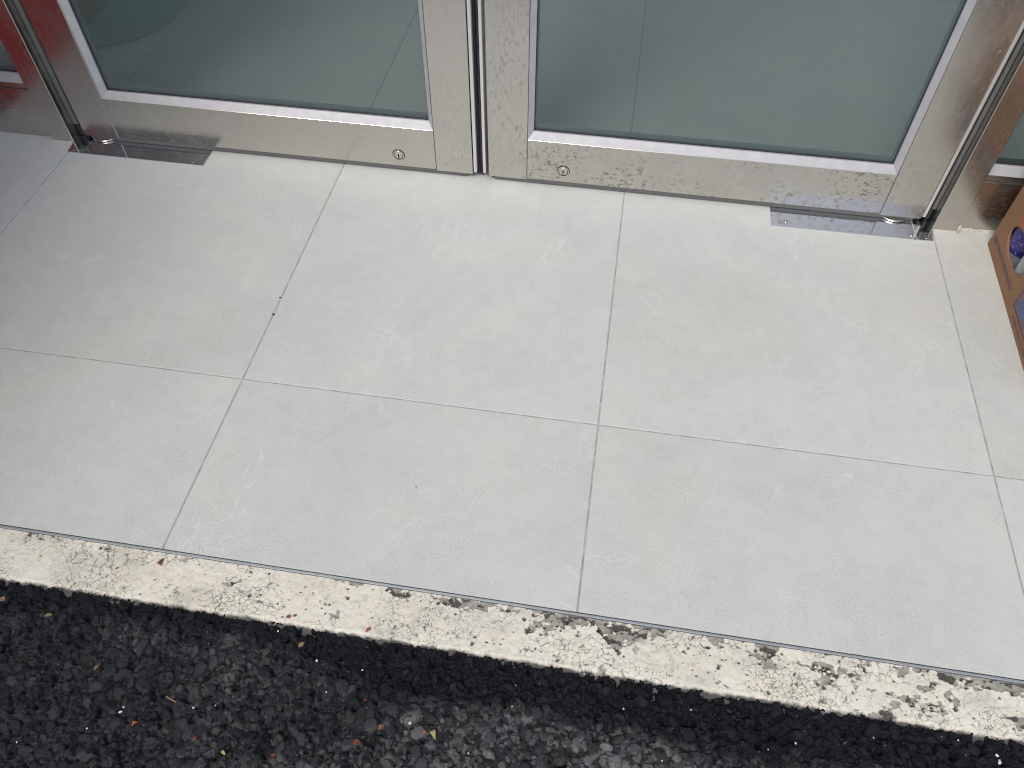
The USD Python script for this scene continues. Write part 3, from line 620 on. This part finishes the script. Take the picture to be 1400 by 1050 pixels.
# ------------------------------------------------------------ litter and grit
LEAFM = {n: plain('leaf_' + n, c, .6, noise=.3, nscale=300) for n, c in dict(red=(.14, .035, .022), orange=(.30, .10, .035), yellow=(.42, .34, .14), tan=(.22, .15, .08), brown=(.16, .09, .05)).items()}
GRIT = plain('white_grit', (.72, .72, .70), .6)
CRUMB = plain('black_crumb', (.015, .015, .016), .6)
def leaf(name, x, y, ln, wd, mat, label, cat='leaf', rot=None, tri=False):
    z = asph_z(x, y) if y < -.386 else kerb_z(x, y) if y < -.3206 else .0004
    n = 7; pts = []
    prof = [0, .55, .9, 1, .85, .5, .08] if not tri else [1, .85, .7, .52, .35, .2, .05]
    up, lo = [], []
    for i, w in enumerate(prof):
        t = i / (n - 1) - .5
        cz = .0012 + .0011 * math.cos(t * 4) + rnd.uniform(-.0002, .0002)
        up.append((t * ln, w * wd / 2 * rnd.uniform(.8, 1.15), cz + .0006)); lo.append((t * ln, -w * wd / 2 * rnd.uniform(.8, 1.15), cz + .0009))
    mid = [(t[0], 0, t[2] - .0006) for t in up]
    v = np.array(up + mid + lo); f = []
    for r_ in (0, n):
        for i in range(n - 1): f += [(r_ + i, r_ + n + i, r_ + n + i + 1), (r_ + i, r_ + n + i + 1, r_ + i + 1)]
    f = np.array(f); v2 = v - [0, 0, .0003]; k = len(v)
    rim = [i for i in range(n)] + [n + n - 1] + [2 * n + i for i in range(n - 1, -1, -1)] + [n]
    side = []
    for a, b in zip(rim, rim[1:] + rim[:1]): side += [(a, b, b + k), (a, b + k, a + k)]
    m = trimesh.Trimesh(np.vstack([v, v2]), np.vstack([f, f[:, ::-1] + k, np.array(side)]), process=False); m.fix_normals()
    m.apply_transform(trimesh.transformations.rotation_matrix(rnd.uniform(0, 6.28) if rot is None else rot, [0, 0, 1])); m.apply_translation([x, y, z])
    solo(name, m, mat, label, cat, smooth=True)
CM = np.array(CAM); FPX = 1090.364
def at(px, py, z=-.008):
    d = R @ np.array([(px - 700) / FPX, -(py - 525) / FPX, -1.0]); t = (z - CM[2]) / d[2]; p = CM + t * d; return p[0], p[1]
LV = [
    ('leaf_fragment', 223, 770, .0105, .0075, 'red', 'dark red leaf fragment lying on the white kerb', 1.2, True),
    ('dry_leaf', 67, 842, .012, .005, 'tan', 'tan dry leaf on dark asphalt below the left end of the kerb', .4, False),
    ('dry_leaf', 413, 883, .010, .007, 'tan', 'pale tan leaf scrap on tarred asphalt left of the black band', .9, False),
    ('leaf_fragment', 183, 987, .009, .007, 'orange', 'orange leaf fragment on asphalt at bottom left', .5, True),
    ('leaf_fragment', 520, 993, .010, .006, 'orange', 'orange brown leaf fragment on asphalt just left of the white chip', .7, False),
    ('leaf_fragment', 487, 1015, .011, .008, 'red', 'rusty red curled leaf fragment at the bottom centre on asphalt', .2, False),
    ('leaf_fragment', 373, 1032, .011, .004, 'red', 'thin rusty leaf strip on asphalt near the bottom edge', .1, False),
    ('leaf_fragment', 593, 1005, .012, .008, 'yellow', 'yellow triangular leaf fragment on grey asphalt', -1.0, True),
    ('leaf_fragment', 580, 1002, .006, .005, 'orange', 'small orange fleck beside the yellow triangular leaf fragment', .3, False),
    ('leaf_fragment', 395, 844, .008, .005, 'orange', 'orange fleck lodged at the kerb edge left of centre', .3, False),
    ('leaf_fragment', 504, 862, .009, .005, 'orange', 'orange fleck lodged at the kerb edge near the centre', 1.0, False),
    ('leaf_fragment', 303, 1027, .009, .004, 'yellow', 'mustard coloured leaf sliver near the bottom left', -.6, False),
    ('leaf_fragment', 133, 913, .010, .005, 'brown', 'brown leaf scrap between dark stones at the left', 1.1, False),
    ('leaf_fragment', 267, 1010, .008, .004, 'red', 'reddish sliver among stones right of the orange fragment', 1.2, False),
    ('dry_leaf', 2, 818, .012, .007, 'tan', 'tan leaf cut by the left edge of the picture', .2, False),
    ('leaf_fragment', 499, 956, .007, .003, 'red', 'small red sliver in the black tarred band', .4, False),
]
for nm, px, py, ln, wd, mt, lb, rot, tri in LV:
    x, y = at(px, py); leaf(nm, x, y, ln, wd, LEAFM[mt], lb, 'leaf', rot, tri)
tw_ = at(233, 955)
tg = trimesh.creation.cylinder(.0011, .016, sections=6); tg.apply_transform(trimesh.transformations.rotation_matrix(math.pi / 2, [0, 1, 0])); tg.vertices[:, 1] += .0015 * np.sin(tg.vertices[:, 0] * 150)
tg.apply_transform(trimesh.transformations.rotation_matrix(-.45, [0, 0, 1])); tg.apply_translation([*tw_, asph_z(*tw_) + .001])
solo('twig', tg, LEAFM['tan'], 'short pale twig among the stones at lower left', 'twig')
ico = trimesh.creation.icosphere(1, 1.0)
GR = [(433, 903, 3.2), (495, 915, 2.4), (560, 988, 3.4), (163, 972, 3.4), (168, 966, 2.2), (263, 966, 2.4), (293, 963, 2.0), (118, 995, 2.0), (1138, 971, 2.4), (1089, 1015, 2.2), (1051, 1024, 2.0), (945, 970, 2.0), (1279, 996, 2.4), (1371, 1039, 5.0), (1365, 1032, 3.5), (799, 919, 2.6), (853, 969, 2.4), (770, 917, 1.8), (833, 921, 1.8), (705, 936, 1.6), (380, 863, 2.2), (446, 946, 1.8), (700, 965, 1.6), (1195, 1008, 1.7), (1010, 955, 1.6), (1310, 1012, 1.8), (20, 1013, 2.2), (640, 1028, 1.8), (905, 1040, 1.8)]
for px, py, s in GR:
    x, y = at(px, py, -.008); m = ico.copy(); m.vertices *= 1 + .5 * (rng.random((len(m.vertices), 1)) - .5); m.vertices *= np.array([1, rng.uniform(.6, 1), .6]) * s * .00062
    m.apply_transform(trimesh.transformations.rotation_matrix(rng.uniform(0, 6), [0, 0, 1])); m.apply_translation([x, y, asph_z(x, y) + s * .0003])
    own = {(433, 903): 'white chip on asphalt just below the kerb, beside a pale tan leaf scrap', (560, 988): 'bright white chip above the yellow triangular leaf fragment', (163, 972): 'larger white chip of the close pair above the orange leaf fragment',
           (1371, 1039): 'largest whitish chip, at the bottom right corner', (1365, 1032): 'whitish chip touching the largest one at the bottom right corner'}.get((px, py))
    if own: solo('grit', m, GRIT, own, 'stone chip', 'white chips on the asphalt')
    else: solo('grit', m, GRIT, 'tiny white stone chip lying on the black asphalt', 'stone chip', 'white chips on the asphalt')
for px, py, s, lb in ((374, 430, 1.7, 'black crumb beside the tile joint, the nearer of two'), (383, 407, 1.2, 'black crumb in the tile joint, the farther of two'), (569, 666, 0.8, 'lone tiny black speck in the middle of the front centre tile')):
    x, y = at(px, py, 0); m = ico.copy(); m.vertices *= 1 + .6 * (rng.random((len(m.vertices), 1)) - .5); m.vertices *= np.array([1.5, 1, .7]) * s * .001
    m.apply_translation([x, y, s * .0006]); solo('crumb', m, CRUMB, lb, 'crumb')
